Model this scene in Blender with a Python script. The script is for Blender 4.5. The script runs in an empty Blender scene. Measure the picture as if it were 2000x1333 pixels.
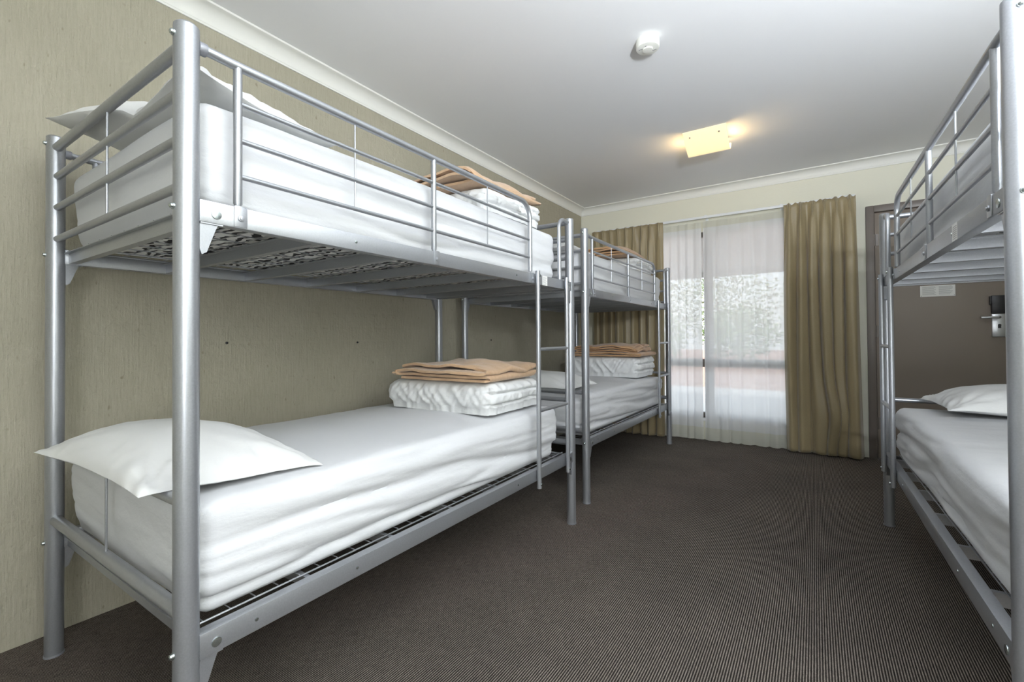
import bpy, bmesh, math, random
from mathutils import Vector, Matrix, noise
random.seed(7)
S = bpy.context.scene
C = S.collection
PI = math.pi

# ------------------------------------------------------------------ materials
def mat(name, col, rough=0.6, metal=0.0, spec=0.5):
    m = bpy.data.materials.new(name); m.use_nodes = True
    b = m.node_tree.nodes['Principled BSDF']
    b.inputs['Base Color'].default_value = (*col, 1)
    b.inputs['Roughness'].default_value = rough
    b.inputs['Metallic'].default_value = metal
    b.inputs['Specular IOR Level'].default_value = spec
    return m, m.node_tree.nodes, m.node_tree.links, b

def objcoord(n, l, scale=(1, 1, 1), rot=(0, 0, 0)):
    t = n.new('ShaderNodeTexCoord'); mp = n.new('ShaderNodeMapping')
    mp.inputs['Scale'].default_value = scale; mp.inputs['Rotation'].default_value = rot
    l.new(t.outputs['Object'], mp.inputs['Vector'])
    return mp.outputs['Vector']

def tex_noise(n, l, vec, scale, detail=3, rough=0.5):
    t = n.new('ShaderNodeTexNoise'); t.inputs['Scale'].default_value = scale
    t.inputs['Detail'].default_value = detail; t.inputs['Roughness'].default_value = rough
    l.new(vec, t.inputs['Vector']); return t.outputs['Fac']

def ramp(n, l, fac, stops):
    r = n.new('ShaderNodeValToRGB'); e = r.color_ramp.elements
    while len(e) < len(stops): e.new(0.5)
    for k, (p, c) in enumerate(stops):
        e[k].position = p; e[k].color = (*c, 1)
    l.new(fac, r.inputs['Fac']); return r.outputs['Color']

def bump(n, l, b, h, strength, dist, prev=None):
    u = n.new('ShaderNodeBump'); u.inputs['Strength'].default_value = strength
    u.inputs['Distance'].default_value = dist
    l.new(h, u.inputs['Height'])
    if prev: l.new(prev, u.inputs['Normal'])
    l.new(u.outputs['Normal'], b.inputs['Normal']); return u.outputs['Normal']

MT = {}
def m_metal():
    m, n, l, b = mat('silver_paint', (.36, .38, .41), .36, .7)
    v = objcoord(n, l, (1, 1, 1)); f = tex_noise(n, l, v, 260, 2)
    l.new(ramp(n, l, f, [(.3, (.385, .40, .425)), (.7, (.425, .44, .47))]), b.inputs['Base Color'])
    f2 = tex_noise(n, l, v, 9, 3)
    r = n.new('ShaderNodeMapRange'); r.inputs['To Min'].default_value = .28; r.inputs['To Max'].default_value = .42
    l.new(f2, r.inputs['Value']); l.new(r.outputs[0], b.inputs['Roughness'])
    bump(n, l, b, f, .05, .001)
    return m
MT['metal'] = m_metal()
MT['bolt'] = mat('zinc_bolt', (.5, .55, .55), .25, .95)[0]
MT['black'] = mat('black_plastic', (.012, .012, .014), .4)[0]
MT['cap'] = mat('grey_collar', (.30, .31, .34), .4, .3)[0]

def m_sheet(name, col, bs=.25):
    m, n, l, b = mat(name, col, .85, 0, .2)
    v = objcoord(n, l); f = tex_noise(n, l, v, 420, 2)
    n1 = bump(n, l, b, f, .12, .0008)
    v2 = objcoord(n, l, (2.2, 1.1, 3.2), (0, 0, .25))
    f2 = tex_noise(n, l, v2, 9, 4, .55)
    bump(n, l, b, f2, bs, .012, n1)
    b.inputs['Sheen Weight'].default_value = .1
    return m
MT['sheet'] = m_sheet('white_fitted_sheet', (.655, .665, .68))
MT['pillow'] = m_sheet('white_pillowcase', (.72, .725, .715), .18)
MT['duvet'] = m_sheet('white_duvet_cotton', (.73, .74, .74), .3)

def m_ticking():
    m, n, l, b = mat('patterned_mattress_underside', (.8, .8, .78), .8)
    v = objcoord(n, l, (1, 1, 1))
    w = n.new('ShaderNodeTexWave'); w.inputs['Scale'].default_value = 9; w.inputs['Distortion'].default_value = 9
    w.inputs['Detail'].default_value = 2; w.inputs['Detail Scale'].default_value = 1.6
    w.bands_direction = 'Y'
    l.new(v, w.inputs['Vector'])
    a = ramp(n, l, w.outputs['Fac'], [(.60, (.80, .80, .78)), (.66, (.02, .02, .022)), (.9, (.02, .02, .022))])
    l.new(a, b.inputs['Base Color'])
    return m
MT['ticking'] = m_ticking()

def m_blanket(name, c1, c2):
    m, n, l, b = mat(name, c1, .95, 0, .15)
    v = objcoord(n, l); f = tex_noise(n, l, v, 35, 5, .7)
    l.new(ramp(n, l, f, [(.3, c1), (.7, c2)]), b.inputs['Base Color'])
    f2 = tex_noise(n, l, v, 500, 2)
    bump(n, l, b, f2, .4, .0015)
    b.inputs['Sheen Weight'].default_value = .3
    return m
MT['blanket'] = m_blanket('tan_fleece_blanket', (.50, .33, .20), (.58, .40, .255))
MT['blanket2'] = m_blanket('caramel_fleece_blanket', (.45, .265, .135), (.52, .32, .175))

def m_wall_left():
    m, n, l, b = mat('olive_rendered_brick', (.36, .33, .24), .8)
    v = objcoord(n, l)
    big = tex_noise(n, l, v, 1.6, 3)
    vs = objcoord(n, l, (1, 1, .07)); st = tex_noise(n, l, vs, 150, 3, .6)
    fine = tex_noise(n, l, v, 60, 5, .65)
    mix = n.new('ShaderNodeMath'); mix.operation = 'ADD'
    l.new(st, mix.inputs[0]); l.new(fine, mix.inputs[1])
    # pits
    pit = n.new('ShaderNodeTexNoise'); pit.inputs['Scale'].default_value = 55; pit.inputs['Detail'].default_value = 1
    vp = objcoord(n, l, (1, 1, .45)); l.new(vp, pit.inputs['Vector'])
    pr = ramp(n, l, pit.outputs['Fac'], [(.20, (.74, .72, .66)), (.27, (1, 1, 1))])
    base = ramp(n, l, big, [(.3, (.41, .385, .30)), (.7, (.46, .43, .34))])
    sh = ramp(n, l, st, [(.3, (.9, .9, .88)), (.65, (1.0, 1.0, 1.0))])
    mm = n.new('ShaderNodeMix'); mm.data_type = 'RGBA'; mm.blend_type = 'MULTIPLY'; mm.inputs[0].default_value = 1
    l.new(base, mm.inputs[6]); l.new(sh, mm.inputs[7])
    m2 = n.new('ShaderNodeMix'); m2.data_type = 'RGBA'; m2.blend_type = 'MULTIPLY'; m2.inputs[0].default_value = 1
    l.new(mm.outputs[2], m2.inputs[6]); l.new(pr, m2.inputs[7])
    l.new(m2.outputs[2], b.inputs['Base Color'])
    # brick courses showing faintly through the render: wave along z
    wv = n.new('ShaderNodeTexWave'); wv.bands_direction = 'Z'; wv.wave_profile = 'SIN'
    wv.inputs['Scale'].default_value = 3.65; wv.inputs['Distortion'].default_value = .35
    wv.inputs['Detail'].default_value = 2
    l.new(v, wv.inputs['Vector'])
    rr = ramp(n, l, wv.outputs['Fac'], [(.0, (0, 0, 0)), (.12, (1, 1, 1))])
    n1 = bump(n, l, b, rr, .12, .006)
    lump = tex_noise(n, l, v, 16, 4, .6)
    n2 = bump(n, l, b, lump, .6, .014, n1)
    bump(n, l, b, mix.outputs[0], .7, .004, n2)
    return m
MT['wall_left'] = m_wall_left()

def m_plain(name, col, bs=.08, rough=.7, sc=90):
    m, n, l, b = mat(name, col, rough)
    v = objcoord(n, l); f = tex_noise(n, l, v, sc, 4)
    bump(n, l, b, f, bs, .003)
    return m
def m_wall_cream():
    m, n, l, b = mat('cream_painted_brick', (.74, .73, .62), .75)
    v = objcoord(n, l)
    br = n.new('ShaderNodeTexBrick'); mp = n.new('ShaderNodeMapping'); t = n.new('ShaderNodeTexCoord')
    mp.inputs['Rotation'].default_value = (PI/2, 0, 0); l.new(t.outputs['Object'], mp.inputs['Vector'])
    l.new(mp.outputs[0], br.inputs['Vector'])
    br.inputs['Scale'].default_value = 1; br.inputs['Brick Width'].default_value = .40; br.inputs['Row Height'].default_value = .20
    br.inputs['Mortar Size'].default_value = .004
    n1 = bump(n, l, b, br.outputs['Fac'], -.25, .003)
    f = tex_noise(n, l, v, 70, 4)
    bump(n, l, b, f, .2, .003, n1)
    return m
MT['wall_cream'] = m_wall_cream()
MT['ceiling'] = m_plain('white_ceiling_paint', (.87, .875, .89), .03)
MT['cornice'] = m_plain('white_plaster_cornice', (.82, .82, .78), .01)
MT['white'] = m_plain('white_plastic', (.82, .82, .76), .01, .4)
MT['track'] = m_plain('white_track_enamel', (.80, .82, .84), .01, .35)

def m_carpet():
    m, n, l, b = mat('dark_ribbed_carpet', (.06, .055, .05), .95, 0, .1)
    v = objcoord(n, l, (1, 1, 1))
    vr = objcoord(n, l, (1, .12, 1))
    sp = tex_noise(n, l, vr, 260, 2, .6)
    sp2 = tex_noise(n, l, v, 330, 2, .6)
    w = n.new('ShaderNodeTexWave'); w.bands_direction = 'X'; w.inputs['Scale'].default_value = 41
    w.inputs['Distortion'].default_value = 1.2; w.inputs['Detail'].default_value = 2; w.inputs['Detail Scale'].default_value = 30
    l.new(v, w.inputs['Vector'])
    a = n.new('ShaderNodeMath'); a.operation = 'MULTIPLY'; l.new(w.outputs['Fac'], a.inputs[0]); l.new(sp2, a.inputs[1])
    a2 = n.new('ShaderNodeMath'); a2.operation = 'MULTIPLY_ADD'; l.new(sp, a2.inputs[0]); a2.inputs[1].default_value = .35; l.new(a.outputs[0], a2.inputs[2])
    c = ramp(n, l, a2.outputs[0], [(.16, (.012, .010, .009)), (.42, (.070, .061, .053)), (.72, (.33, .295, .26))])
    big = tex_noise(n, l, v, 2.2, 4, .6)
    c2 = ramp(n, l, big, [(.3, (.85, .83, .82)), (.7, (1.1, 1.06, 1.03))])
    mm = n.new('ShaderNodeMix'); mm.data_type = 'RGBA'; mm.blend_type = 'MULTIPLY'; mm.inputs[0].default_value = 1
    l.new(c, mm.inputs[6]); l.new(c2, mm.inputs[7]); l.new(mm.outputs[2], b.inputs['Base Color'])
    bump(n, l, b, a2.outputs[0], .6, .004)
    return m
MT['carpet'] = m_carpet()

def m_drape():
    m, n, l, b = mat('olive_gold_satin', (.22, .165, .085), .40, 0, .5)
    v = objcoord(n, l, (1, 1, 1)); f = tex_noise(n, l, v, 300, 2)
    l.new(ramp(n, l, f, [(.3, (.300, .240, .135)), (.7, (.355, .290, .170))]), b.inputs['Base Color'])
    b.inputs['Sheen Weight'].default_value = .5; b.inputs['Sheen Roughness'].default_value = .4
    f2 = tex_noise(n, l, objcoord(n, l, (3, 3, 1.2)), 8, 3)
    bump(n, l, b, f2, .15, .01)
    return m
MT['drape'] = m_drape()

def m_sheer(name, tr, col=(.93, .94, .95)):
    m = bpy.data.materials.new(name); m.use_nodes = True; n = m.node_tree.nodes; l = m.node_tree.links
    n.clear(); o = n.new('ShaderNodeOutputMaterial')
    t = n.new('ShaderNodeBsdfTransparent'); t.inputs[0].default_value = (1, 1, 1, 1)
    tl = n.new('ShaderNodeBsdfTranslucent'); tl.inputs[0].default_value = (*col, 1)
    d = n.new('ShaderNodeBsdfDiffuse'); d.inputs[0].default_value = (*col, 1)
    m1 = n.new('ShaderNodeMixShader'); m1.inputs[0].default_value = .5
    l.new(tl.outputs[0], m1.inputs[1]); l.new(d.outputs[0], m1.inputs[2])
    m2 = n.new('ShaderNodeMixShader'); m2.inputs[0].default_value = tr
    l.new(m1.outputs[0], m2.inputs[1]); l.new(t.outputs[0], m2.inputs[2]); l.new(m2.outputs[0], o.inputs[0])
    return m
MT['sheer'] = m_sheer('white_sheer_voile', .13)
MT['sheer_hem'] = m_sheer('white_voile_hem', .06, (.80, .80, .73))

def m_glass():
    m = bpy.data.materials.new('window_glass'); m.use_nodes = True; n = m.node_tree.nodes; l = m.node_tree.links
    n.clear(); o = n.new('ShaderNodeOutputMaterial')
    t = n.new('ShaderNodeBsdfTransparent'); t.inputs[0].default_value = (.95, .97, .97, 1)
    g = n.new('ShaderNodeBsdfGlossy'); g.inputs['Roughness'].default_value = .02
    m2 = n.new('ShaderNodeMixShader'); m2.inputs[0].default_value = .06
    l.new(t.outputs[0], m2.inputs[1]); l.new(g.outputs[0], m2.inputs[2]); l.new(m2.outputs[0], o.inputs[0])
    return m
MT['glass'] = m_glass()
MT['frame'] = m_plain('brown_window_frame', (.12, .10, .085), .02, .5)
MT['door'] = m_plain('taupe_door_paint', (.245, .205, .17), .05, .5)
MT['door_frame'] = m_plain('brown_grey_door_frame', (.17, .145, .128), .03, .38)
MT['satin'] = mat('satin_chrome', (.62, .64, .66), .32, .85)[0]
MT['paper'] = m_plain('white_card', (.78, .78, .76), .0, .5)
MT['ink'] = mat('grey_print', (.33, .33, .33), .7)[0]
MT['concrete'] = m_plain('pale_concrete', (.55, .54, .52), .1)
MT['litter'] = m_plain('red_brown_ground', (.36, .20, .15), .3, .9, 12)
MT['soffit'] = m_plain('grey_soffit', (.35, .34, .33), .02)
MT['leaf'] = m_plain('green_leaves', (.14, .22, .07), .1, .6)
MT['leaf2'] = m_plain('grey_green_leaves', (.20, .26, .13), .1, .6)
MT['bark'] = m_plain('brown_bark', (.20, .14, .10), .3, .9)

def m_lampglass():
    m, n, l, b = mat('lit_frosted_glass', (.75, .66, .45), .35)
    v = objcoord(n, l)
    b.inputs['Emission Color'].default_value = (1, .74, .36, 1)
    b.inputs['Emission Strength'].default_value = .55
    b.inputs['Transmission Weight'].default_value = .0
    return m
MT['lampglass'] = m_lampglass()
m, n, l, b = mat('hot_bulb', (1, 1, 1)); b.inputs['Emission Color'].default_value = (1, .8, .5, 1); b.inputs['Emission Strength'].default_value = 12
MT['bulb'] = m

# ------------------------------------------------------------------ mesh builder
class M:
    def __init__(s): s.v = []; s.f = []; s.mi = []
    def add(s, vs, fs, mi=0):
        o = len(s.v); s.v += [tuple(p) for p in vs]; s.f += [tuple(i + o for i in f) for f in fs]; s.mi += [mi] * len(fs)
        return s
    def box(s, x0, x1, y0, y1, z0, z1, bev=.0, mi=0):
        bm = bmesh.new(); bmesh.ops.create_cube(bm, size=1)
        for v in bm.verts:
            v.co = Vector(((x0+x1)/2 + v.co.x*(x1-x0), (y0+y1)/2 + v.co.y*(y1-y0), (z0+z1)/2 + v.co.z*(z1-z0)))
        if bev > 0: bmesh.ops.bevel(bm, geom=list(bm.edges), offset=bev, segments=2, affect='EDGES', profile=.5)
        bm.verts.index_update()
        s.add([v.co for v in bm.verts], [[v.index for v in f.verts] for f in bm.faces], mi); bm.free(); return s
    def tube(s, pts, r, seg=20, caps=True, mi=0, flat=None):
        pts = [Vector(p) for p in pts]; n = len(pts); vs = []; fs = []
        t0 = (pts[1] - pts[0]).normalized()
        a = Vector((0, 0, 1)) if abs(t0.z) < .9 else Vector((1, 0, 0))
        u = t0.cross(a).normalized(); rr = r if isinstance(r, (list, tuple)) else [r]*n
        for i, p in enumerate(pts):
            t = ((pts[min(i+1, n-1)] - pts[max(i-1, 0)])).normalized()
            u = (u - t*u.dot(t)).normalized(); w = t.cross(u)
            for k in range(seg):
                q = 2*PI*k/seg
                vs.append(p + (u*math.cos(q) + w*math.sin(q))*rr[i])
        for i in range(n-1):
            for k in range(seg):
                k2 = (k+1) % seg
                fs.append((i*seg+k, i*seg+k2, (i+1)*seg+k2, (i+1)*seg+k))
        if caps: fs.append(tuple(range(seg-1, -1, -1))); fs.append(tuple((n-1)*seg+k for k in range(seg)))
        return s.add(vs, fs, mi)
    def cyl(s, p0, p1, r, seg=20, bev=0, mi=0):
        p0 = Vector(p0); p1 = Vector(p1); d = (p1-p0).normalized()
        if bev: return s.tube([p0, p0+d*bev*.3, p0+d*bev, p1-d*bev, p1-d*bev*.3, p1], [r-bev, r-bev*.3, r, r, r-bev*.3, r-bev], seg, mi=mi)
        return s.tube([p0, p1], r, seg, mi=mi)
    def obj(s, name, material, parent=None, mir=1, sharp=35):
        vs = [(x*mir, y, z) for x, y, z in s.v] if mir != 1 else s.v
        fs = [f[::-1] for f in s.f] if mir != 1 else s.f
        me = bpy.data.meshes.new(name); me.from_pydata(vs, [], fs)
        mats = material if isinstance(material, (list, tuple)) else [material]
        for m in mats: me.materials.append(MT[m])
        me.polygons.foreach_set('material_index', s.mi)
        me.polygons.foreach_set('use_smooth', [True]*len(me.polygons))
        me.set_sharp_from_angle(angle=math.radians(sharp)); me.update()
        o = bpy.data.objects.new(name, me); C.objects.link(o)
        if parent: o.parent = parent
        return o

def arc(c, r, a0, a1, n, plane='yz'):
    out = []
    for i in range(n+1):
        a = a0 + (a1-a0)*i/n
        out.append((c[0], c[1] + r*math.cos(a), c[2] + r*math.sin(a)))
    return out

def tag(o, label=None, cat=None, group=None, kind=None):
    if label: o['label'] = label
    if cat: o['category'] = cat
    if group: o['group'] = group
    if kind: o['kind'] = kind
    return o
def thing(name, loc, label, cat, group=None, rz=0):
    o = bpy.data.objects.new(name, None); C.objects.link(o); o.location = loc; o.rotation_euler = (0, 0, rz)
    o.empty_display_size = .1
    return tag(o, label, cat, group)
def struct(o): o['kind'] = 'structure'; return o

# ------------------------------------------------------------------ room
XL, XR, YF, YB, ZC = -2.294, 1.50, 4.947, -1.30, 2.557
WX0, WX1, WZ0, WZ1 = -1.98, -.08, .22, 2.12          # window opening
DX0, DX1, DZ = .374, 1.29, 2.152                        # door opening (outer frame)
struct(M().box(XL-.12, XR+.12, YB-.12, YF+.12, -.1, 0).obj('floor', 'carpet'))
struct(M().box(XL-.12, XR+.12, YB-.12, YF+.12, ZC, ZC+.1).obj('ceiling', 'ceiling'))
struct(M().box(XL-.12, XL, YB-.12, YF+.12, 0, ZC).obj('wall_left', 'wall_left'))
struct(M().box(XR, XR+.12, YB-.12, YF+.12, 0, ZC).obj('wall_right', 'wall_cream'))
struct(M().box(XL, XR, YB-.12, YB, 0, ZC).obj('wall_back', 'wall_cream'))
w = M(); t = .12
w.box(XL, WX0, YF, YF+t, 0, ZC); w.box(WX0, WX1, YF, YF+t, 0, WZ0); w.box(WX0, WX1, YF, YF+t, WZ1, ZC)
w.box(WX1, DX0, YF, YF+t, 0, ZC); w.box(DX0, DX1, YF, YF+t, DZ, ZC); w.box(DX1, XR, YF, YF+t, 0, ZC)
struct(w.obj('wall_far', 'wall_cream'))

def cornice(name, p0, p1, inward):
    # cove profile: drop .08 on the wall, .08 out on the ceiling
    prof = [(0, ZC), (0, ZC-.078), (.008, ZC-.078), (.010, ZC-.070)]
    for i in range(9):
        a = i/8*PI/2
        prof.append((.012 + .060*(1-math.cos(a)), ZC-.068+.058*math.sin(a)))
    prof += [(.078, ZC-.008), (.080, ZC)]
    p0 = Vector(p0); p1 = Vector(p1); iw = Vector(inward); n = len(prof)
    vs = [p + iw*a + Vector((0, 0, z)) for p in (p0, p1) for a, z in prof]
    fs = [(i, (i+1) % n, n+(i+1) % n, n+i) for i in range(n)]
    fs += [tuple(range(n)), tuple(range(2*n-1, n-1, -1))]
    m = M().add(vs, fs)
    bm_fix = m.obj(name, 'cornice', sharp=25); struct(bm_fix)
cornice('trim_1', (XL, YB, 0), (XL, YF, 0), (1, 0, 0))
cornice('trim_2', (XL, YF, 0), (XR, YF, 0), (0, -1, 0))
cornice('trim_3', (XR, YB, 0), (XR, YF, 0), (-1, 0, 0))

# window
win = struct(bpy.data.objects.new('window_1', None)); C.objects.link(win); win.location = (WX0, YF, WZ0)
def rel(m, root): m.v = [(x-root.location.x, y-root.location.y, z-root.location.z) for x, y, z in m.v]; return m
fy0, fy1 = YF+.03, YF+.09
f = M()
f.box(WX0, WX0+.05, fy0, fy1, WZ0, WZ1, .003); f.box(WX1-.05, WX1, fy0, fy1, WZ0, WZ1, .003)
f.box(WX0+.05, WX1-.05, fy0, fy1, WZ1-.05, WZ1, .003); f.box(WX0+.05, WX1-.05, fy0, fy1, WZ0, WZ0+.05, .003)
rel(f, win).obj('window_frame', 'frame', win)
rel(M().box(-.945, -.865, fy0, fy1, WZ0+.05, WZ1-.05, .003), win).obj('mullion', 'frame', win)
rel(M().box(WX0+.05, -.945, fy0+.002, fy1-.002, .735, .815, .003), win).obj('transom', 'frame', win)
rel(M().box(-.865, WX1-.05, fy0+.002, fy1-.002, .735, .815, .003), win).obj('transom', 'frame', win)
for a, b_ in ((WX0+.05, -.945), (-.865, WX1-.05)):
    for z0, z1 in ((WZ0+.05, .735), (.815, WZ1-.05)):
        rel(M().box(a, b_, YF+.058, YF+.064, z0, z1), win).obj('pane', 'glass', win)
rel(M().box(WX0, WX1, YF-.02, YF+.03, WZ0-.03, WZ0, .004), win).obj('window_sill', 'track', win)

# door
dr = struct(bpy.data.objects.new('door_1', None)); C.objects.link(dr); dr.location = (DX0, YF, 0)
fr = M(); fw = .056
fr.box(DX0, DX0+fw, YF-.025, YF+.10, 0, DZ, .004); fr.box(DX1-fw, DX1, YF-.025, YF+.10, 0, DZ, .004)
fr.box(DX0+fw, DX1-fw, YF-.025, YF+.10, DZ-fw, DZ, .004)
rel(fr, dr).obj('door_frame', 'door_frame', dr)
rel(M().box(DX0+fw+.004, DX1-fw-.004, YF+.002, YF+.042, .008, DZ-fw-.004, .002), dr).obj('door_leaf', 'door', dr)
for z in (.30, 1.86, 1.08):
    h = M().cyl((DX0+fw+.003, YF-.004, z-.05), (DX0+fw+.003, YF-.004, z+.05), .007, 12)
    h.box(DX0+fw+.004, DX0+fw+.03, YF-.001, YF+.003, z-.05, z+.05)
    rel(h, dr).obj('hinge', 'door_frame', dr)
LX = 1.165
lp = M().box(LX-.036, LX+.036, YF-.012, YF+.003, 1.030, 1.205, .003)
plate = rel(lp, dr).obj('lock_plate', 'satin', dr)
hd = M().tube([(LX-.004, YF-.01, 1.178), (LX-.004, YF-.05, 1.178), (LX-.012, YF-.060, 1.178), (LX-.035, YF-.062, 1.178), (LX-.106, YF-.062, 1.176)], [.010, .010, .010, .010, .009], 14)
rel(hd, dr).obj('door_handle', 'satin', dr)
kh = M().cyl((LX+.004, YF-.013, 1.118), (LX+.004, YF-.018, 1.118), .009, 16); kh.box(LX-.004, LX+.012, YF-.016, YF-.012, 1.095, 1.115)
rel(kh, dr).obj('keyhole', 'black', dr)
lk = M().box(LX-.040, LX+.038, YF-.030, YF+.003, 1.208, 1.345, .005); lk.box(LX-.048, LX-.038, YF-.024, YF+.002, 1.275, 1.340, .002)
rel(lk, dr).obj('card_lock', 'black', dr)

# notice on the door: illegible fine print in two columns
nt = thing('door_notice', (.825, YF+.001, 1.402), 'small white printed notice on the brown door, two columns of fine text', 'notice')
M().box(-.105, .105, -.003, 0, -.045, .045).obj('card', 'paper', nt)
ln = M()
for c0 in (-.092, .008):
    for k in range(9):
        z = .034-k*.0078; ln.box(c0, c0+.084-random.random()*.02, -.0036, -.0030, z-.0012, z+.0012)
ln.obj('printed_lines', 'ink', nt)
for sx in (-.098, .098): M().cyl((sx, -.005, -.038), (sx, -.002, -.038), .003, 10).obj('screw', 'ink', nt)

# ------------------------------------------------------------------ plugs on the left wall
for k, (y, z, lb) in enumerate(((1.034, 1.035, 'dark wall plug in left wall, nearest the big front bed post'), (1.765, 1.028, 'dark wall plug in left wall, above the folded blanket of the front bunk'),
                     (3.123, 1.031, 'dark wall plug in left wall, seen behind the far bunk'))):
    m_ = M().cyl((XL-.004, 0, 0), (XL+.004, 0, 0), .006, 12, .001); m_.tube([(XL+.0035, 0, 0), (XL+.0065, 0, 0)], .003, 8)
    m_.v = [(x-XL, yy, zz) for x, yy, zz in m_.v]
    o = m_.obj('wall_plug', 'black'); o.location = (XL, y, z); tag(o, lb, 'wall plug', 'wall plugs in the left wall')

# ------------------------------------------------------------------ bunk bed
W, L = .9938, 1.898
HN, HF = 1.741, 1.722
RP = .0245
BZ = [1.701, 1.603, 1.498, 1.392]
SLY = [.03, .311, .611, .911, 1.211, 1.506, 1.766, 1.865]
def make_bunk(name, label, mir, group, sticker_y):
    root = thing(name, (0, 0, 0), label, 'bunk bed', group)
    def ob(m, nm, mt='metal', par=None): return m.obj(nm, mt, par or root, mir)
    # posts
    for px in (0, W):
        for py, h in ((0, HN), (L, HF)):
            m = M(); r = RP
            m.tube([(px, py, .006), (px, py, h-.012)], r, 32, caps=False)
            p = ob(m, 'post')
            m = M(); m.tube([(px, py, h-.0125), (px, py, h-.004), (px, py, h+.001), (px, py, h+.002)], [r, r*.985, r*.8, r*.3], 32); ob(m, 'post_cap', 'metal', p)
            m = M(); m.tube([(px, py, 0), (px, py, .006), (px, py, .0065)], [r+.0015, r+.0015, r*.6], 32); ob(m, 'foot_cap', 'track' if False else 'cap', p)
            sgn = -1 if py == 0 else 1
            for bz in (h-.028, 1.338, .380):
                m = M(); m.cyl((px, py+sgn*(r-.003), bz), (px, py+sgn*(r+.0025), bz), .0075, 16, .0008)
                m.tube([(px, py+sgn*(r+.0025), bz), (px, py+sgn*(r+.006), bz), (px, py+sgn*(r+.0078), bz)], [.0062, .0055, .003], 16)
                ob(m, 'bolt', 'bolt')
            # gusset brackets under the rails
            s2 = 1 if py == 0 else -1
            for zr in (1.312, .352):
                y0 = py + s2*(r-.004); y1 = py + s2*(r+.034)
                xs = (px-.006, px+.014) if px else (px-.014, px+.006)
                vs = []
                for x in xs: vs += [(x, y0, zr), (x, y1, zr), (x, y1-s2*.006, zr-.014), (x, y0+s2*.014, zr-.066), (x, y0+s2*.004, zr-.072), (x, y0, zr-.06)]
                n_ = 6; fs = [tuple(range(n_-1, -1, -1)), tuple(range(n_, 2*n_))] + [(i, (i+1) % n_, n_+(i+1) % n_, n_+i) for i in range(n_)]
                if s2 < 0: fs = [q[::-1] for q in fs]
                m = M().add(vs, fs); m.box(xs[0]-.003, xs[1]+.003, min(y0, y1+s2*.008), max(y0, y1+s2*.008), zr-.003, zr)
                ob(m, 'bracket')
    # end rails
    for py in (0, L):
        for k, z in enumerate(BZ):
            r = .0135 if k == 0 else .0105
            ob(M().tube([(RP-.004, py, z), (W-RP+.004, py, z)], r, 18), 'end_rail')
        ob(M().tube([(RP-.004, py, .694), (W-RP+.004, py, .694)], .0125, 18), 'end_rail')
        ob(M().tube([(RP-.004, py, .452), (W-RP+.004, py, .452)], .0165, 18), 'end_rail')
        ob(M().tube([(W/2, py, BZ[3]), (W/2, py, BZ[0])], .0032, 8), 'end_spindle')
        ob(M().tube([(W/2, py, .452), (W/2, py, .694)], .0032, 8), 'end_spindle')
    # side rails (box section), two tiers, two sides
    for z0, z1 in ((1.312, 1.361), (.352, .406)):
        for side in (0, 1):
            xo = W + .0185 if side else -.0185
            xa, xb = (xo-.030, xo) if side else (xo, xo+.030)
            sr = ob(M().box(xa, xb, RP-.006, L-RP+.006, z0, z1, .0015), 'side_rail')
            sx = 1 if side else -1
            for yy in (.052, L-.052):
                ob(M().cyl((xo-sx*.001, yy, (z0+z1)/2-.004), (xo+sx*.0025, yy, (z0+z1)/2-.004), .0105, 20, .0008), 'rivet', 'bolt', sr)
            for yy in (.43, 1.31) if z0 > 1 else (.14, .43, 1.31):
                ob(M().cyl((xo-sx*.001, yy, (z0+z1)/2), (xo+sx*.002, yy, (z0+z1)/2), .0045, 12, .0006), 'rivet', 'bolt', sr)
        for yy in SLY:
            m = M(); x0, x1 = .0115, W-.0115
            m.box(x0, x1, yy, yy+.0025, z0+.002, z1-.012); m.box(x0, x1, yy+.0025, yy+.022, z0+.002, z0+.0045)
            m.box(x0, x1, yy-.012, yy, z1-.0145, z1-.012)
            ob(m, 'cross_slat')
        # wire mesh base
        zm = z1-.0085
        m = M(); xs = [.045+(W-.09)*i/9 for i in range(10)]
        for x in xs: m.tube([(x, .022, zm), (x, L-.022, zm)], .0017 if 0 < xs.index(x) < 9 else .0026, 6)
        yy = .05
        while yy < L-.03:
            m.tube([(.045, yy, zm+.003), (W-.045, yy, zm+.003)], .0015, 6); yy += .06
        ob(m, 'wire_mesh')
    # room-side guard rail
    xg = W + .006; yE = 1.452; zt = 1.700
    m = M(); R = .075
    pts = [(W, RP-.004, 1.705), (W+.002, .05, 1.704), (xg, .09, zt)] + [(xg, .09+(yE-R-.09)*i/8, zt+(-.0*i)) for i in range(1, 9)]
    pts = pts[:-1] + arc((xg, yE-R, zt-R), R, PI/2, 0, 10) + [(xg, yE, 1.372)]
    m.tube(pts, .0110, 18, caps=True)
    g = ob(m, 'guard_rail')
    ob(M().cyl((W, RP-.003, 1.7045), (W, RP+.014, 1.7045), .0145, 20, .001), 'rail_collar', 'cap', g)
    def gpost(y, ztop):
        m = M(); 
        if ztop: m.tube([(xg, y, ztop), (xg, y, 1.372), (xg, y, 1.362)], [.0098, .0098, .006], 16)
        m.box(W+.0188, W+.0213, y-.015, y+.015, 1.314, 1.362, .0008)
        m.box(xg-.004, W+.0213, y-.013, y+.013, 1.360, 1.3635, .0008)
        m.cyl((W+.021, y, 1.334), (W+.0245, y, 1.334), .0072, 16, .0008); m.cyl((W+.0245, y, 1.334), (W+.027, y, 1.334), .0042, 12, .0006)
        return ob(m, 'guard_post', 'metal', g)
    gpost(.104, zt-.006); gpost(.777, zt-.006); gpost(yE, None)
    for z in (1.612, 1.524, 1.438): ob(M().tube([(xg, .104, z), (xg, yE, z)], .0063, 12), 'guard_bar', 'metal', g)
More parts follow.
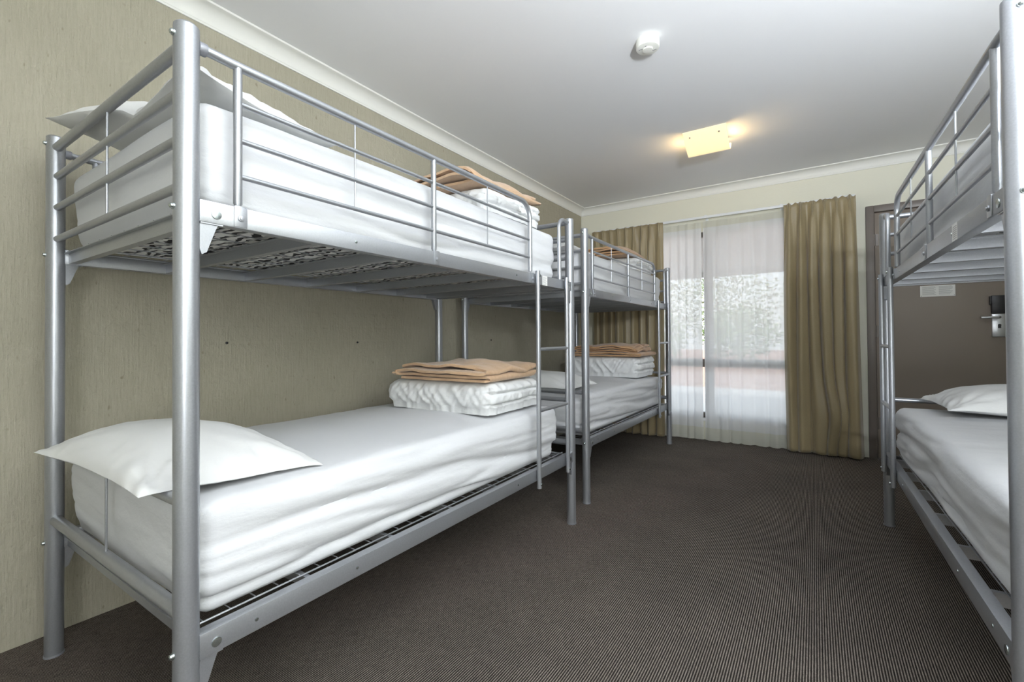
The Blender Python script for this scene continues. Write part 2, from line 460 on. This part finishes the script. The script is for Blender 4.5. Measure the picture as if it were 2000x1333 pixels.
    for y in (.437, 1.105): ob(M().tube([(xg, y, 1.438), (xg, y, zt)], .0026, 8), 'guard_wire', 'metal', g)
    # grab handle beside the ladder post
    m = M(); yh = L-.136; Rh = .055
    m.tube([(W, L-RP+.004, 1.698), (W+.002, L-.05, 1.698)] + [(W+.004, y, z) for (_, y, z) in arc((0, yh+Rh, 1.698-Rh), Rh, PI/2, PI, 9)] + [(W+.006, yh, 1.362)], .0108, 16)
    ob(m, 'grab_handle')
    # wall-side guard rail
    xw = -.006
    m = M(); m.tube([(0, RP-.004, 1.690), (xw, .06, 1.690), (xw, L-.06, 1.690), (0, L-RP+.004, 1.690)], .0110, 16); g2 = ob(m, 'guard_rail')
    ob(M().cyl((0, RP-.003, 1.690), (0, RP+.014, 1.690), .0145, 20, .001), 'rail_collar', 'cap', g2)
    for z in (1.602, 1.516, 1.43): ob(M().tube([(xw, .104, z), (xw, L-.104, z)], .0063, 12), 'guard_bar', 'metal', g2)
    for y in (.104, L/2, L-.104): ob(M().tube([(xw, y, 1.362), (xw, y, 1.686)], .0098, 12), 'guard_post', 'metal', g2)
    # ladder
    xl = W + .0185 + .0125; y1, y2 = 1.482, 1.795
    lad = ob(M().tube([(xl, y1, .318), (xl, y1, 1.375)], .0115, 18), 'ladder')
    ob(M().tube([(xl, y2, .318), (xl, y2, 1.375)], .0115, 18), 'ladder_rail', 'metal', lad)
    for z in (.692, .992): ob(M().tube([(xl, y1, z), (xl, y2, z)], .0090, 16), 'rung', 'metal', lad)
    for y in (y1, y2):
        for z in (1.352, .338):
            ob(M().cyl((xl+.009, y, z), (xl+.0155, y, z), .0062, 14, .001), 'bolt', 'bolt', lad)
        for z in (1.336, .382):
            m = M().box(xl-.0155, xl-.009, y+.008, y+.024, z-.022, z+.022, .001); m.cyl((xl-.012, y+.018, z), (xl-.003, y+.018, z), .006, 12, .001)
            ob(m, 'ladder_clip', 'bolt', lad)
    # product sticker on the upper rail, print too fine to read
    if sticker_y:
        y = sticker_y; m = M().box(W+.0184, W+.0190, y-.026, y+.026, 1.3125, 1.3605)
        st = ob(m, 'sticker', 'paper'); st['label'] = 'white paper sticker on the upper rail'
        m = M()
        for k in range(7): m.box(W+.0189, W+.0193, y-.021, y+.020-random.random()*.012, 1.318+k*.0055, 1.3195+k*.0055)
        ob(m, 'printed_lines', 'ink', st)
    return root
def copy_tree(o, parent=None, skip=()):
    c = o.copy(); C.objects.link(c); c.parent = parent
    for ch in list(o.children):
        if ch.name.split('.')[0] in skip: continue
        copy_tree(ch, c, skip)
    return c
G = 'silver metal bunk beds'
bA = make_bunk('bunk_bed', 'silver metal bunk bed nearest the camera along the olive wall', 1, G, 1.575)
bB = copy_tree(bA, None, ('sticker',)); bB['label'] = 'silver metal bunk bed at the far end of the left wall, beside the sheers'
bC = make_bunk('bunk_bed', 'silver metal bunk bed on the right, in front of the brown door', -1, G, .40)
bA.location = (-2.134, .424, 0); bA.rotation_euler.z = .0081
bB.location = (-2.2095, 2.674, 0); bB.rotation_euler.z = -.0091
bC.location = (1.3464, 1.359, 0); bC.rotation_euler.z = .0123
bpy.context.view_layer.update()

# ------------------------------------------------------------------ soft goods
def nz(x, y, z=0): return noise.noise(Vector((x, y, z)))
def rounded_block(a, b, c, r, res, disp, mi_bottom=None, rz=None):
    """closed rounded box of half sizes a,b,c centred on the origin; disp(p, n) -> new point"""
    idx = {}; m = M()
    def grid(n): return max(2, int(round(n)))
    nx, ny, nzz = grid(2*a/res), grid(2*b/res), grid(2*c/(res*.62))
    def put(i, j, k):
        key = (i, j, k)
        if key in idx: return idx[key]
        p = Vector((-a+2*a*i/nx, -b+2*b*j/ny, -c+2*c*k/nzz))
        rzz = rz or r
        q = Vector((max(-a+r, min(a-r, p.x)), max(-b+r, min(b-r, p.y)), max(-c+rzz, min(c-rzz, p.z))))
        d = p-q; dn = Vector((d.x/r, d.y/r, d.z/rzz)); n = dn.normalized()
        pp = q + Vector((n.x*r, n.y*r, n.z*rzz))
        m.v.append(tuple(disp(pp, n))); idx[key] = len(m.v)-1
        return idx[key]
    def quad(ks, mi=0): m.f.append(tuple(put(*k) for k in ks)); m.mi.append(mi)
    for i in range(nx):
        for j in range(ny):
            quad([(i, j, nzz), (i+1, j, nzz), (i+1, j+1, nzz), (i, j+1, nzz)])
            quad([(i, j+1, 0), (i+1, j+1, 0), (i+1, j, 0), (i, j, 0)], (mi_bottom or 0) if 6 <= i < nx-6 and 6 <= j < ny-6 else 0)
    for i in range(nx):
        for k in range(nzz):
            quad([(i, 0, k), (i+1, 0, k), (i+1, 0, k+1), (i, 0, k+1)])
            quad([(i, ny, k+1), (i+1, ny, k+1), (i+1, ny, k), (i, ny, k)])
    for j in range(ny):
        for k in range(nzz):
            quad([(0, j, k+1), (0, j+1, k+1), (0, j+1, k), (0, j, k)])
            quad([(nx, j, k), (nx, j+1, k), (nx, j+1, k+1), (nx, j, k+1)])
    return m

def place(o, bunk, lx, ly, z, rz=0, mir=1):
    o.matrix_world = bunk.matrix_world @ Matrix.Translation((lx*mir, ly, z)) @ Matrix.Rotation(rz, 4, 'Z')

def ridge(t): return max(0, 1-abs(t))**2.2
def mattress(seed, bunk, z0, label, mir=1, h=.262, amp=1.0, x0=.032, x1=.962, y0=.034, y1=1.80):
    a, b, c = (x1-x0)/2, (y1-y0)/2, h/2
    def disp(p, n):
        x, y, z = p
        q = p.copy()
        hz = (z+c)/(2*c)
        # crown on top, softly sagging edge
        if hz > .3: q.z += .022*(1-(x/a)**2)*(1-(y/b)**4)*((hz-.3)/.7)
        s = n.x*mir
        if abs(n.z) < .95:
            # long pulled folds running along the sides
            k = (1-abs(n.z)**2)
            fx = y+math.copysign(1, y)*(a-x*mir)
            t = nz(fx*.85+seed, (z*9.0 + fx*.55 + .18*nz(fx*2.3+seed, 4)), seed*1.7)
            t2 = nz(fx*1.6-seed, (z*21 + fx*1.3), seed*.7+5)
            fall = .35+.65*(1-hz)
            q -= n*k*amp*((.028*fall*math.exp(-(t*5)**2) + .009*math.exp(-(t2*5.5)**2)*fall)*(.35+.65*max(0, min(1, (s-.1)/.6)))-.009)
            q -= n*k*.012*(1-hz)**2
        if n.z > .5:
            t = nz(x*3.2+y*.8+seed, y*7.0-x*1.4+seed, seed)
            q.z += .0035*amp*t + .006*nz(x*2.5, y*2.1, seed+3)
            t2 = nz(x*2.0-seed, y*20+x*4, seed)
            q.z += .0016*amp*t2
        if hz < .05:
            q.z = max(q.z, -c)
        return q
    m = rounded_block(a, b, c, .042, .0155, disp, mi_bottom=1, rz=.05)
    o = m.obj('mattress', ['sheet', 'ticking'], None, 1, 60)
    place(o, bunk, (x0+x1)/2, (y0+y1)/2, z0+c, mir=mir)
    return tag(o, label, 'mattress', 'mattresses in white fitted sheets')
ZU, ZLo = 1.3585, .4035
mattress(1.3, bA, ZLo, 'white sheeted mattress on the lower bunk of the nearest left bed, empty middle in view')
mattress(4.1, bA, ZU, 'white sheeted mattress on the top bunk of the nearest left bed, patterned underside showing', amp=.55)
mattress(7.7, bB, ZLo, 'white sheeted mattress on the lower bunk of the far left bed', amp=1.1)
mattress(9.2, bB, ZU, 'white sheeted mattress on the top bunk of the far left bed, near the curtain', amp=.7)
mattress(12.9, bC, ZLo, 'white sheeted mattress on the lower bunk of the right-hand bed', mir=-1, x1=.974, y1=1.80)
mattress(15.5, bC, ZU, 'white sheeted mattress on the top bunk of the right-hand bed, mostly behind its guard rail', mir=-1, amp=.6, y1=1.80)

def pillow(seed, w, l, h, label, zfun=None):
    nu, nv = 56, 40; m = M()
    def pt(u, v, top):
        x = w/2*u*(1-.075*(1-v*v)*abs(u)**3); y = l/2*v*(1-.10*(1-u*u)*abs(v)**3)
        t = h*((1-abs(u)**2.6)**.62)*((1-abs(v)**2.4)**.62)
        wr = .0
        cu, cv = (1-abs(u)), (1-abs(v))
        edge = math.exp(-min(cu, cv)*5)
        wr = .016*edge*nz(u*7+seed, v*7, seed)*(1 if (cu > .01 and cv > .01) else 0)
        wr += .006*nz(u*2.3+seed, v*2.6, seed+8)*min(1, 4*min(cu, cv))
        # radial creases toward the corners
        ang = math.atan2(abs(v)-1, abs(u)-1); d = math.hypot(1-abs(u), 1-abs(v))
        wr += .009*math.exp(-d*2.6)*math.sin(ang*16+seed)*min(1, 6*min(cu, cv))
        z = (t*.78+wr) if top else (-t*.22+wr*.2)
        if not top and min(cu, cv) < .01: z = wr*.0
        if top and min(cu, cv) < .01: z = 0
        z += .004*nz(u*3, v*3, seed+1)
        if zfun: x, y, z = zfun(x, y, z, u, v)
        return (x, y, z)
    for top in (1, 0):
        o = len(m.v)
        def g(t): return math.sin(t*PI/2) if False else t
        for i in range(nu+1):
            for j in range(nv+1):
                u = -1+2*i/nu; v = -1+2*j/nv
                u = math.copysign(1-(1-abs(u))**1.35, u); v = math.copysign(1-(1-abs(v))**1.35, v)
                m.v.append(pt(u, v, top))
        for i in range(nu):
            for j in range(nv):
                q = [o+i*(nv+1)+j, o+(i+1)*(nv+1)+j, o+(i+1)*(nv+1)+j+1, o+i*(nv+1)+j+1]
                m.f.append(tuple(q if top else q[::-1])); m.mi.append(0)
    o = m.obj('pillow', 'pillow', None, 1, 80)
    return tag(o, label, 'pillow', 'white pillows')

# lower left pillow overhanging the head end
def zA(x, y, z, u, v):
    k = max(0, -v-.15)
    z -= .008*k*k
    z += -.022*max(0, u)**2*min(1, max(0, v+1)) - .012*max(0, v)**2
    return x, y, z
p = pillow(2.2, .775, .45, .115, 'white pillow at the head of the nearest lower bunk, corner hanging past the end rail', zA)
p.matrix_world = Matrix.Translation((-1.605, .583, .713)) @ Matrix.Rotation(.03, 4, 'Z') @ Matrix.Rotation(-.02, 4, 'X')
# upper left pillow propped on the top end rail
def zB(x, y, z, u, v):
    t = max(0, (-u-.05)/.95); k = max(0, (-v+.2)/1.2)
    y -= .105*t**.55*k; z += .036*t**.5*k
    return x, y, z
p = pillow(5.2, .80, .40, .110, 'white pillow on the nearest top bunk, propped over the top end rail', zB)
p.matrix_world = Matrix.Translation((-1.60, .660, 1.668)) @ Matrix.Rotation(-.02, 4, 'Z') @ Matrix.Rotation(-.16, 4, 'X')
p = pillow(6.4, .76, .45, .125, 'white pillow on the lower bunk of the far left bed, seen between ladder and post')
place(p, bB, .50, .245, .708, .03)
p = pillow(8.4, .76, .44, .12, 'white pillow on the top bunk of the far left bed, behind its end rails')
place(p, bB, .48, .25, 1.655, -.02)
p = pillow(9.4, .74, .45, .135, 'white pillow on the lower bunk of the right-hand bed, beside the brown door')
place(p, bC, .50, 1.57, .722, .05, -1)
p = pillow(10.4, .74, .44, .12, 'white pillow on the top bunk of the right-hand bed, at its ladder end')
place(p, bC, .50, 1.53, 1.66, .05, -1)

def duvet(seed, w, l, h, label, layers=3):
    a, b, c = w/2, l/2, h/2
    def disp(p, n):
        x, y, z = p; q = p.copy(); hz = (z+c)/(2*c)
        k = (1-n.z**2)
        if k > .05:
            s = x*1.0 if abs(n.y) > abs(n.x) else y
            t = nz(s*12+z*9+seed+.5*nz(s*6, z*9, 3), z*3.5, seed); t2 = nz(s*30-z*19, z*7+seed, seed+2)
            q += n*k*(.013*math.exp(-(t*4)**2)+.005*math.exp(-(t2*4)**2)+.006*t-.008)
            # fold seams seen on the room side and ladder end
            if n.x > .2 or n.y > .4:
                wv = sum(math.exp(-((hz-(i+1)/layers+.08*nz(s*3, i, seed))/.045)**2) for i in range(layers-1))
                q -= n*k*.020*wv*max(n.x, n.y)
        if n.z > .2:
            q.z += .010*nz(x*5+seed, y*5, seed)+.005*nz(x*13, y*13, seed)+.012*(1-(x/a)**2)*(1-(y/b)**2)
        if hz < .5: 
            # pulled-in bottom edge
            q.x *= 1-.06*(1-hz*2)**2; q.y *= 1-.05*(1-hz*2)**2
        if n.z < -.5: q.z = -c + .0
        return q
    m = rounded_block(a, b, c, min(.06, c*.9), .0085, disp, rz=min(.058, c*.8))
    o = m.obj('folded_duvet', 'duvet', None, 1, 75)
    return tag(o, label, 'duvet', 'folded white duvets')

def blanket(seed, w, l, layers, th, label, mt='blanket', sag=.01, curl=.0):
    """fleece folded back and forth; the folded profile faces -y"""
    gap = th*1.22; pts = []; NX = 26
    for k in range(layers):
        z = k*gap; inset = .012*math.sin(seed+k*2.1)
        x0, x1 = -w/2+inset+.006, w/2-inset-.010*k
        xs = [x0+(x1-x0)*i/NX for i in range(NX+1)]
        if k % 2: xs = xs[::-1]
        pts += [(x, z) for x in xs]
        if k < layers-1:
            s = 1 if k % 2 == 0 else -1
            xe = xs[-1]; r = gap/2; x_ = 0
            for i in range(1, 6):
                a = -PI/2+PI*i/6; pts.append((xe+s*math.cos(a)*r*1.3, z+r+math.sin(a)*r))
    n = len(pts); NY = 26; m = M()
    nrm = []
    for i in range(n):
        p0 = pts[max(0, i-1)]; p1 = pts[min(n-1, i+1)]; dx, dz = p1[0]-p0[0], p1[1]-p0[1]; d = math.hypot(dx, dz) or 1
        nrm.append((-dz/d, dx/d))
    H = gap*(layers-1)
    ring = []
    for j in range(NY+1):
        v = j/NY
        row = []
        for side in (1, -1):
            for i in range(n):
                x, z = pts[i]; kx, kz = nrm[i]
                e = min(v, 1-v)*NY; tt = th/2*(1 if e >= 1 else .72)
                xx = x+kx*side*tt; zz = z+kz*side*tt
                lay = z/(H or 1)
                y = -l/2+l*v + (.012*nz(xx*5, lay*6+seed, seed))*(1-abs(2*v-1)) + (.022*math.sin(lay*7+seed)+.026*nz(xx*5+seed, lay*5, 2))*(1-2*v)
                zz += lay*(.024*nz(xx*5+seed, v*3.5, seed+lay*.6) + sag*(1-(2*xx/w)**2)*(1-(2*v-1)**2)) + .009*nz(xx*11, v*8, seed+lay*2)*lay
                zz -= curl*(max(0, abs(2*xx/w)-.55))**2*lay
                row.append((xx, y, zz+th/2))
        ring.append(row)
    for row in ring: m.v += row
    R = 2*n
    for j in range(NY):
        o = j*R; o2 = (j+1)*R
        for i in range(n-1):
            m.f.append((o+i, o2+i, o2+i+1, o+i+1)); m.f.append((o+n+i+1, o2+n+i+1, o2+n+i, o+n+i))
        m.f.append((o+n, o2+n, o2, o)); m.f.append((o+n-1, o2+n-1, o2+2*n-1, o+2*n-1))
    for i in range(n-1):
        m.f.append((i+1, n+i+1, n+i, i)); q = NY*R; m.f.append((q+i, q+n+i, q+n+i+1, q+i+1))
    m.mi = [0]*len(m.f)
    o = m.obj('folded_blanket', mt, None, 1, 70)
    return tag(o, label, 'blanket', 'folded tan blankets')

GD = .688
d = duvet(1.1, .69, .50, .145, 'folded white duvet on the nearest lower bunk, under a tan blanket'); place(d, bA, .56, 1.49, GD+.0725, .02)
k = blanket(.6, .55, .50, 4, .0165, 'tan blanket folded on the duvet of the nearest lower bunk', sag=.014, curl=.05); place(k, bA, .60, 1.47, GD+.152, .04)
d = duvet(3.1, .66, .50, .115, 'folded white duvet on the nearest top bunk, under a tan blanket'); place(d, bA, .58, 1.49, 1.642+.0575, -.03)
k = blanket(2.3, .60, .54, 4, .0165, 'tan blanket draped over the duvet of the nearest top bunk', sag=.03, curl=.22); place(k, bA, .58, 1.46, 1.642+.128, -.05)
d = duvet(5.1, .72, .46, .180, 'folded white duvet on the far left lower bunk, under a caramel blanket'); place(d, bB, .56, 1.49, GD+.09, .0)
k = blanket(4.3, .60, .46, 5, .0165, 'caramel blanket folded on the duvet of the far left lower bunk', 'blanket2', curl=.05); place(k, bB, .60, 1.49, GD+.185, .02)
d = duvet(6.1, .66, .48, .115, 'folded white duvet on the far left top bunk, under a caramel blanket'); place(d, bB, .58, 1.50, 1.642+.0575, .03)
k = blanket(7.3, .60, .60, 4, .0165, 'caramel blanket draped over the duvet of the far left top bunk', 'blanket2', sag=.03, curl=.20); place(k, bB, .56, 1.42, 1.642+.125, .05)

# ------------------------------------------------------------------ curtains
def drape(x0, x1, y, zt, zb, seed, pleats, amp, name, mt, label, cat, group, spread=(0, 0), hem=.09, pinch=True, nx=260, nzn=70, sagk=0, th=.0022, jag=0):
    m = M(); w = x1-x0
    def P(i, j):
        u = i/nx; v = j/nzn           # v 0 top
        z = zt+(zb-zt)*v
        ws = w + (spread[1]-spread[0])*v
        uu = u + .012*math.sin(u*9+seed)*v
        x = x0 + spread[0]*v + ws*u
        ph = u*pleats*2*PI + PI/2 + 1.9*nz(u*3.1+seed, v*.9, seed)*min(1, v*3)
        big = math.sin(ph) + .45*math.sin(ph*.5+1.7*nz(u*2, v*1.2, seed+4)) + .22*math.sin(ph*2.1+seed)
        a = amp*(.35+.65*min(1, v*3.2))
        dy = a*big*(.75+.5*nz(u*5+seed, v*1.5, 2))
        x += .35*a*math.cos(ph)*min(1, v*4)
        if pinch:
            # pinch pleats in the heading
            s = (u*pleats) % 1.0; t = math.exp(-((s-.5)/.14)**2)
            k = max(0, 1-v/.07)
            dy = dy*(1-k*.8) + k*(-t*(.012+.022*abs(math.cos((s-.5)*26))))
            x -= (s-.5)*.72*(w/pleats)*math.exp(-((v-.045)/.035)**2)*math.exp(-((s-.5)/.30)**2)
        if sagk:
            # slumped fold near the bottom
            g = math.exp(-((u-.62)/.16)**2)*math.exp(-((v-.84)/.10)**2)
            dy -= sagk*g; x += .04*g; z -= .02*g
            z += .010*nz(u*14, v*25, seed)*max(0, v-.8)*3
        if jag and j == 0: z += jag*nz(u*20+seed, 0, 3)
        z = max(z, .004+.003*(math.sin(ph)+1))
        return (x, y+dy, z)
    o_ = 0
    for j in range(nzn+1):
        for i in range(nx+1): m.v.append(P(i, j))
    for j in range(nzn):
        zc = zt+(zb-zt)*(j+.5)/nzn
        for i in range(nx):
            a = j*(nx+1)+i
            m.f.append((a, a+nx+1, a+nx+2, a+1))
            m.mi.append(1 if (zc < zb+hem or zc > zt-.055) and isinstance(mt, list) else 0)
    o = m.obj(name, mt, None, 1, 180)
    if th:
        sd = o.modifiers.new('thickness', 'SOLIDIFY'); sd.thickness = th; sd.offset = 0
    return tag(o, label, cat, group)
YD = YF-.135
drape(-.225, .300, YD, 2.238, .012, 2.0, 6.0, .036, 'curtain', 'drape', 'olive gold pleated curtain bunched between the sheers and the door', 'curtain', 'olive gold curtains', spread=(.004, .035), sagk=.05, jag=.02)
drape(-2.10, -1.305, YD, 2.238, .012, 5.0, 9.0, .028, 'curtain', 'drape', 'olive gold pleated curtain at the room corner, behind the far left bunk', 'curtain', 'olive gold curtains', spread=(0, -.01), jag=.01)
drape(-1.36, -.945, YD+.070, 2.205, .010, 1.0, 5, .011, 'sheer_curtain', ['sheer', 'sheer_hem'], 'narrow white sheer curtain panel left of the gap in the sheers', 'sheer curtain', 'white sheer curtains', pinch=False, spread=(0, .0), hem=.11, th=0)
drape(-.930, -.14, YD+.070, 2.205, .006, 3.0, 7, .014, 'sheer_curtain', ['sheer', 'sheer_hem'], 'wide white sheer curtain panel between the gap and the right curtain', 'sheer curtain', 'white sheer curtains', pinch=False, spread=(0, 0), hem=.11, th=0)
tr = thing('curtain_track', (-.9, YF, 2.235), 'long white curtain track across the top of the window', 'curtain track')
M().box(-1.22, 1.20, -.088, -.066, -.002, .022, .002).obj('rail', 'track', tr)
for x in (-1.15, 0, .655, 1.1):
    M().box(x-.012, x+.012, -.075, 0, .022, .032, .001).box(x-.012, x+.012, -.006, 0, -.01, .04, .001).obj('bracket', 'track', tr)

# ------------------------------------------------------------------ ceiling fittings
sd = thing('smoke_detector', (-.69, 2.30, ZC), 'round white smoke detector on the ceiling', 'smoke detector')
m = M(); m.tube([(0, 0, 0), (0, 0, -.018), (0, 0, -.036), (0, 0, -.043), (0, 0, -.046)], [.056, .058, .058, .055, .046], 40); m.obj('housing', 'white', sd)
m = M(); m.tube([(0, 0, -.046), (0, 0, -.052), (0, 0, -.053)], [.026, .024, .012], 28); m.obj('sensor_dome', 'white', sd)
for (x, y) in ((.028, .022), (-.030, -.018)):
    m = M()
    for k in range(3): m.box(x-.009+k*.007, x-.005+k*.007, y-.003, y+.003, -.0475, -.045)
    m.obj('printed_mark', 'ink', sd)
m = M().box(-.003, .003, -.036, -.028, -.0475, -.044); m.obj('indicator', 'ink', sd)

cl = thing('ceiling_light', (-.655, 3.50, ZC), 'lit square ceiling light with a folded frosted glass shade', 'ceiling light')
M().box(-.13, .13, .02, .26, -.022, 0, .003).obj('base_plate', 'white', cl)
prof = [(.0, -.006), (.03, -.030), (.10, -.075), (.16, -.108), (.185, -.118), (.205, -.116), (.222, -.100), (.245, -.060)]
m = M(); n_ = len(prof); thk = .005
for x in (-.145, .15):
    for (y, z) in prof: m.v.append((x, y, z))
    for (y, z) in prof: m.v.append((x, y+.003, z+thk))
N2 = 2*n_
for i in range(n_-1):
    m.f.append((i, i+1, N2+i+1, N2+i)); m.f.append((n_+i+1, n_+i, N2+n_+i, N2+n_+i+1))
    m.f.append((i+1, i, n_+i, n_+i+1)); m.f.append((N2+i, N2+i+1, N2+n_+i+1, N2+n_+i))
m.f += [(0, N2, N2+n_, n_), (n_-1, 2*n_-1, N2+2*n_-1, N2+n_-1)]
m.mi = [0]*len(m.f); m.obj('glass_shade', 'lampglass', cl)
for x in (-.10, .10):
    M().cyl((x, .03, -.038), (x, .036, -.026), .006, 12, .001).obj('screw', 'satin', cl)
M().tube([(-.07, .13, -.045), (.07, .13, -.045)], .016, 14).obj('bulb', 'bulb', cl)
ld = bpy.data.lights.new('lamp_glow', 'POINT'); ld.energy = 5; ld.color = (1, .76, .45); ld.shadow_soft_size = .06
lo = bpy.data.objects.new('lamp_glow', ld); C.objects.link(lo); lo.parent = cl; lo.location = (0, .17, -.045)

# ------------------------------------------------------------------ outside
struct(M().box(-9, 9, YF+.12, 10.4, -.12, -.04).obj('ground_paving', 'concrete'))
struct(M().box(-25, 25, 10.4, 40, -.12, -.05).obj('ground_soil', 'litter'))
rf = M(); vs = [(-6, YF+.12, 2.42), (6, YF+.12, 2.42), (6, 8, 2.10), (-6, 8, 2.10), (-6, YF+.12, 2.52), (6, YF+.12, 2.52), (6, 8, 2.20), (-6, 8, 2.20)]
rf.add(vs, [(0, 3, 2, 1), (4, 5, 6, 7), (0, 1, 5, 4), (2, 3, 7, 6), (1, 2, 6, 5), (3, 0, 4, 7)]); rf.box(-6, 6, 8, 8.04, 2.02, 2.22)
vr = rf.obj('verandah_roof', 'soffit'); struct(vr)
def foliage(x, y, zc, r, n, leaf, seed, name, label, cat, trunk=False, group=None):
    rnd = random.Random(seed); root = thing(name, (x, y, -.05), label, cat, group)
    m = M()
    for _ in range(n):
        while True:
            p = Vector((rnd.uniform(-1, 1), rnd.uniform(-1, 1), rnd.uniform(-1, 1)))
            if p.length < 1: break
        p = Vector((p.x*r, p.y*r*.7, zc+p.z*r*.75)); p.z = max(p.z, .05)
        s = rnd.uniform(.10, .22); a = Vector((rnd.uniform(-1, 1), rnd.uniform(-1, 1), rnd.uniform(-1, 1))).normalized(); b = a.orthogonal().normalized()
        m.v += [tuple(p), tuple(p+a*s*.5+b*s*.25), tuple(p+a*s), tuple(p+a*s*.5-b*s*.25)]
        o = len(m.v)-4; m.f.append((o, o+1, o+2, o+3)); m.mi.append(0)
    m.obj('foliage', leaf, root)
    M().tube([(0, 0, 0), (.05, 0, zc*.5), (0, 0, zc)], [.12 if trunk else .04, .09 if trunk else .03, .04], 10).obj('trunk' if trunk else 'stem', 'bark', root)
    return root
foliage(-5.6, 18.5, 1.1, 1.5, 1600, 'leaf', 1, 'shrub', 'green shrub outside, faint through the left sheer panel', 'shrub', group='shrubs outside the window')
foliage(-2.2, 18.0, 1.2, 1.3, 1600, 'leaf', 2, 'shrub', 'green shrub outside, faint through the wide sheer panel', 'shrub', group='shrubs outside the window')
foliage(-3.6, 22.0, 2.6, 2.6, 2600, 'leaf2', 3, 'tree', 'pale green tree outside, faint behind the wide sheer panel', 'tree', True)

# ------------------------------------------------------------------ light
def area(name, loc, target, size, size_y, e, col, spread=PI):
    ld = bpy.data.lights.new(name, 'AREA'); ld.shape = 'RECTANGLE'; ld.size = size; ld.size_y = size_y; ld.energy = e; ld.color = col; ld.spread = spread
    o = bpy.data.objects.new(name, ld); C.objects.link(o); o.location = loc
    o.rotation_euler = (Vector(target)-Vector(loc)).to_track_quat('-Z', 'Y').to_euler(); return o
area('bounce_flash', (.65, .30, 1.62), (.85, .9, ZC), .25, .25, 72, (.88, .93, 1.0))
area('rear_fill_light', (.75, YB+.06, 1.45), (-.9, 3.4, 1.6), 1.6, 1.7, 40, (.93, .96, 1.0))  # added soft fill from behind the camera; the back wall has no window
area('side_fill_light', (XR-.03, .1, 1.5), (-2.0, 1.2, .7), 1.3, 1.5, 10, (.85, .92, 1.0))  # added bluish fill from the right, standing in for an unseen window
sun = bpy.data.lights.new('sun', 'SUN'); sun.energy = 2.2; sun.angle = .1; sun.color = (1, .96, .9)
so = bpy.data.objects.new('sun', sun); C.objects.link(so); so.rotation_euler = Vector((-.3, .55, -1)).to_track_quat('-Z', 'Y').to_euler()

wd = bpy.data.worlds.new('world'); S.world = wd; wd.use_nodes = True
n = wd.node_tree.nodes; l = wd.node_tree.links; bg = n['Background']
sk = n.new('ShaderNodeTexSky'); sk.sky_type = 'HOSEK_WILKIE' if False else 'NISHITA'
sk.sun_disc = False; sk.sun_elevation = math.radians(50); sk.sun_rotation = math.radians(200); sk.air_density = 1; sk.dust_density = 4
mx = n.new('ShaderNodeMix'); mx.data_type = 'RGBA'; mx.inputs[0].default_value = .6; mx.inputs[7].default_value = (4.2, 4.3, 4.4, 1)
l.new(sk.outputs[0], mx.inputs[6]); l.new(mx.outputs[2], bg.inputs['Color']); bg.inputs['Strength'].default_value = .60

# ------------------------------------------------------------------ camera
yaw, pit, rol, F = .58735, .011215, -.007396, 888.825
cyw, syw = math.cos(yaw), math.sin(yaw)
fw_ = Vector((-syw*math.cos(pit), cyw*math.cos(pit), math.sin(pit))); rt = Vector((cyw, syw, 0)); up = rt.cross(fw_)
c, s = math.cos(rol), math.sin(rol); r2 = rt*c+up*s; u2 = up*c-rt*s
cd = bpy.data.cameras.new('camera'); cam = bpy.data.objects.new('camera', cd); C.objects.link(cam)
cam.matrix_world = Matrix(((r2.x, u2.x, -fw_.x, 0), (r2.y, u2.y, -fw_.y, 0), (r2.z, u2.z, -fw_.z, 1.05), (0, 0, 0, 1)))
cd.sensor_width = 36; cd.sensor_fit = 'HORIZONTAL'; cd.lens = F/2000*36
cd.shift_x = 0; cd.shift_y = -16.54/2000; cd.clip_start = .02
S.camera = cam
S.view_settings.view_transform = 'Standard'; S.view_settings.look = 'None'; S.view_settings.gamma = 1; S.view_settings.exposure = 0.63
S.view_settings.use_curve_mapping = False
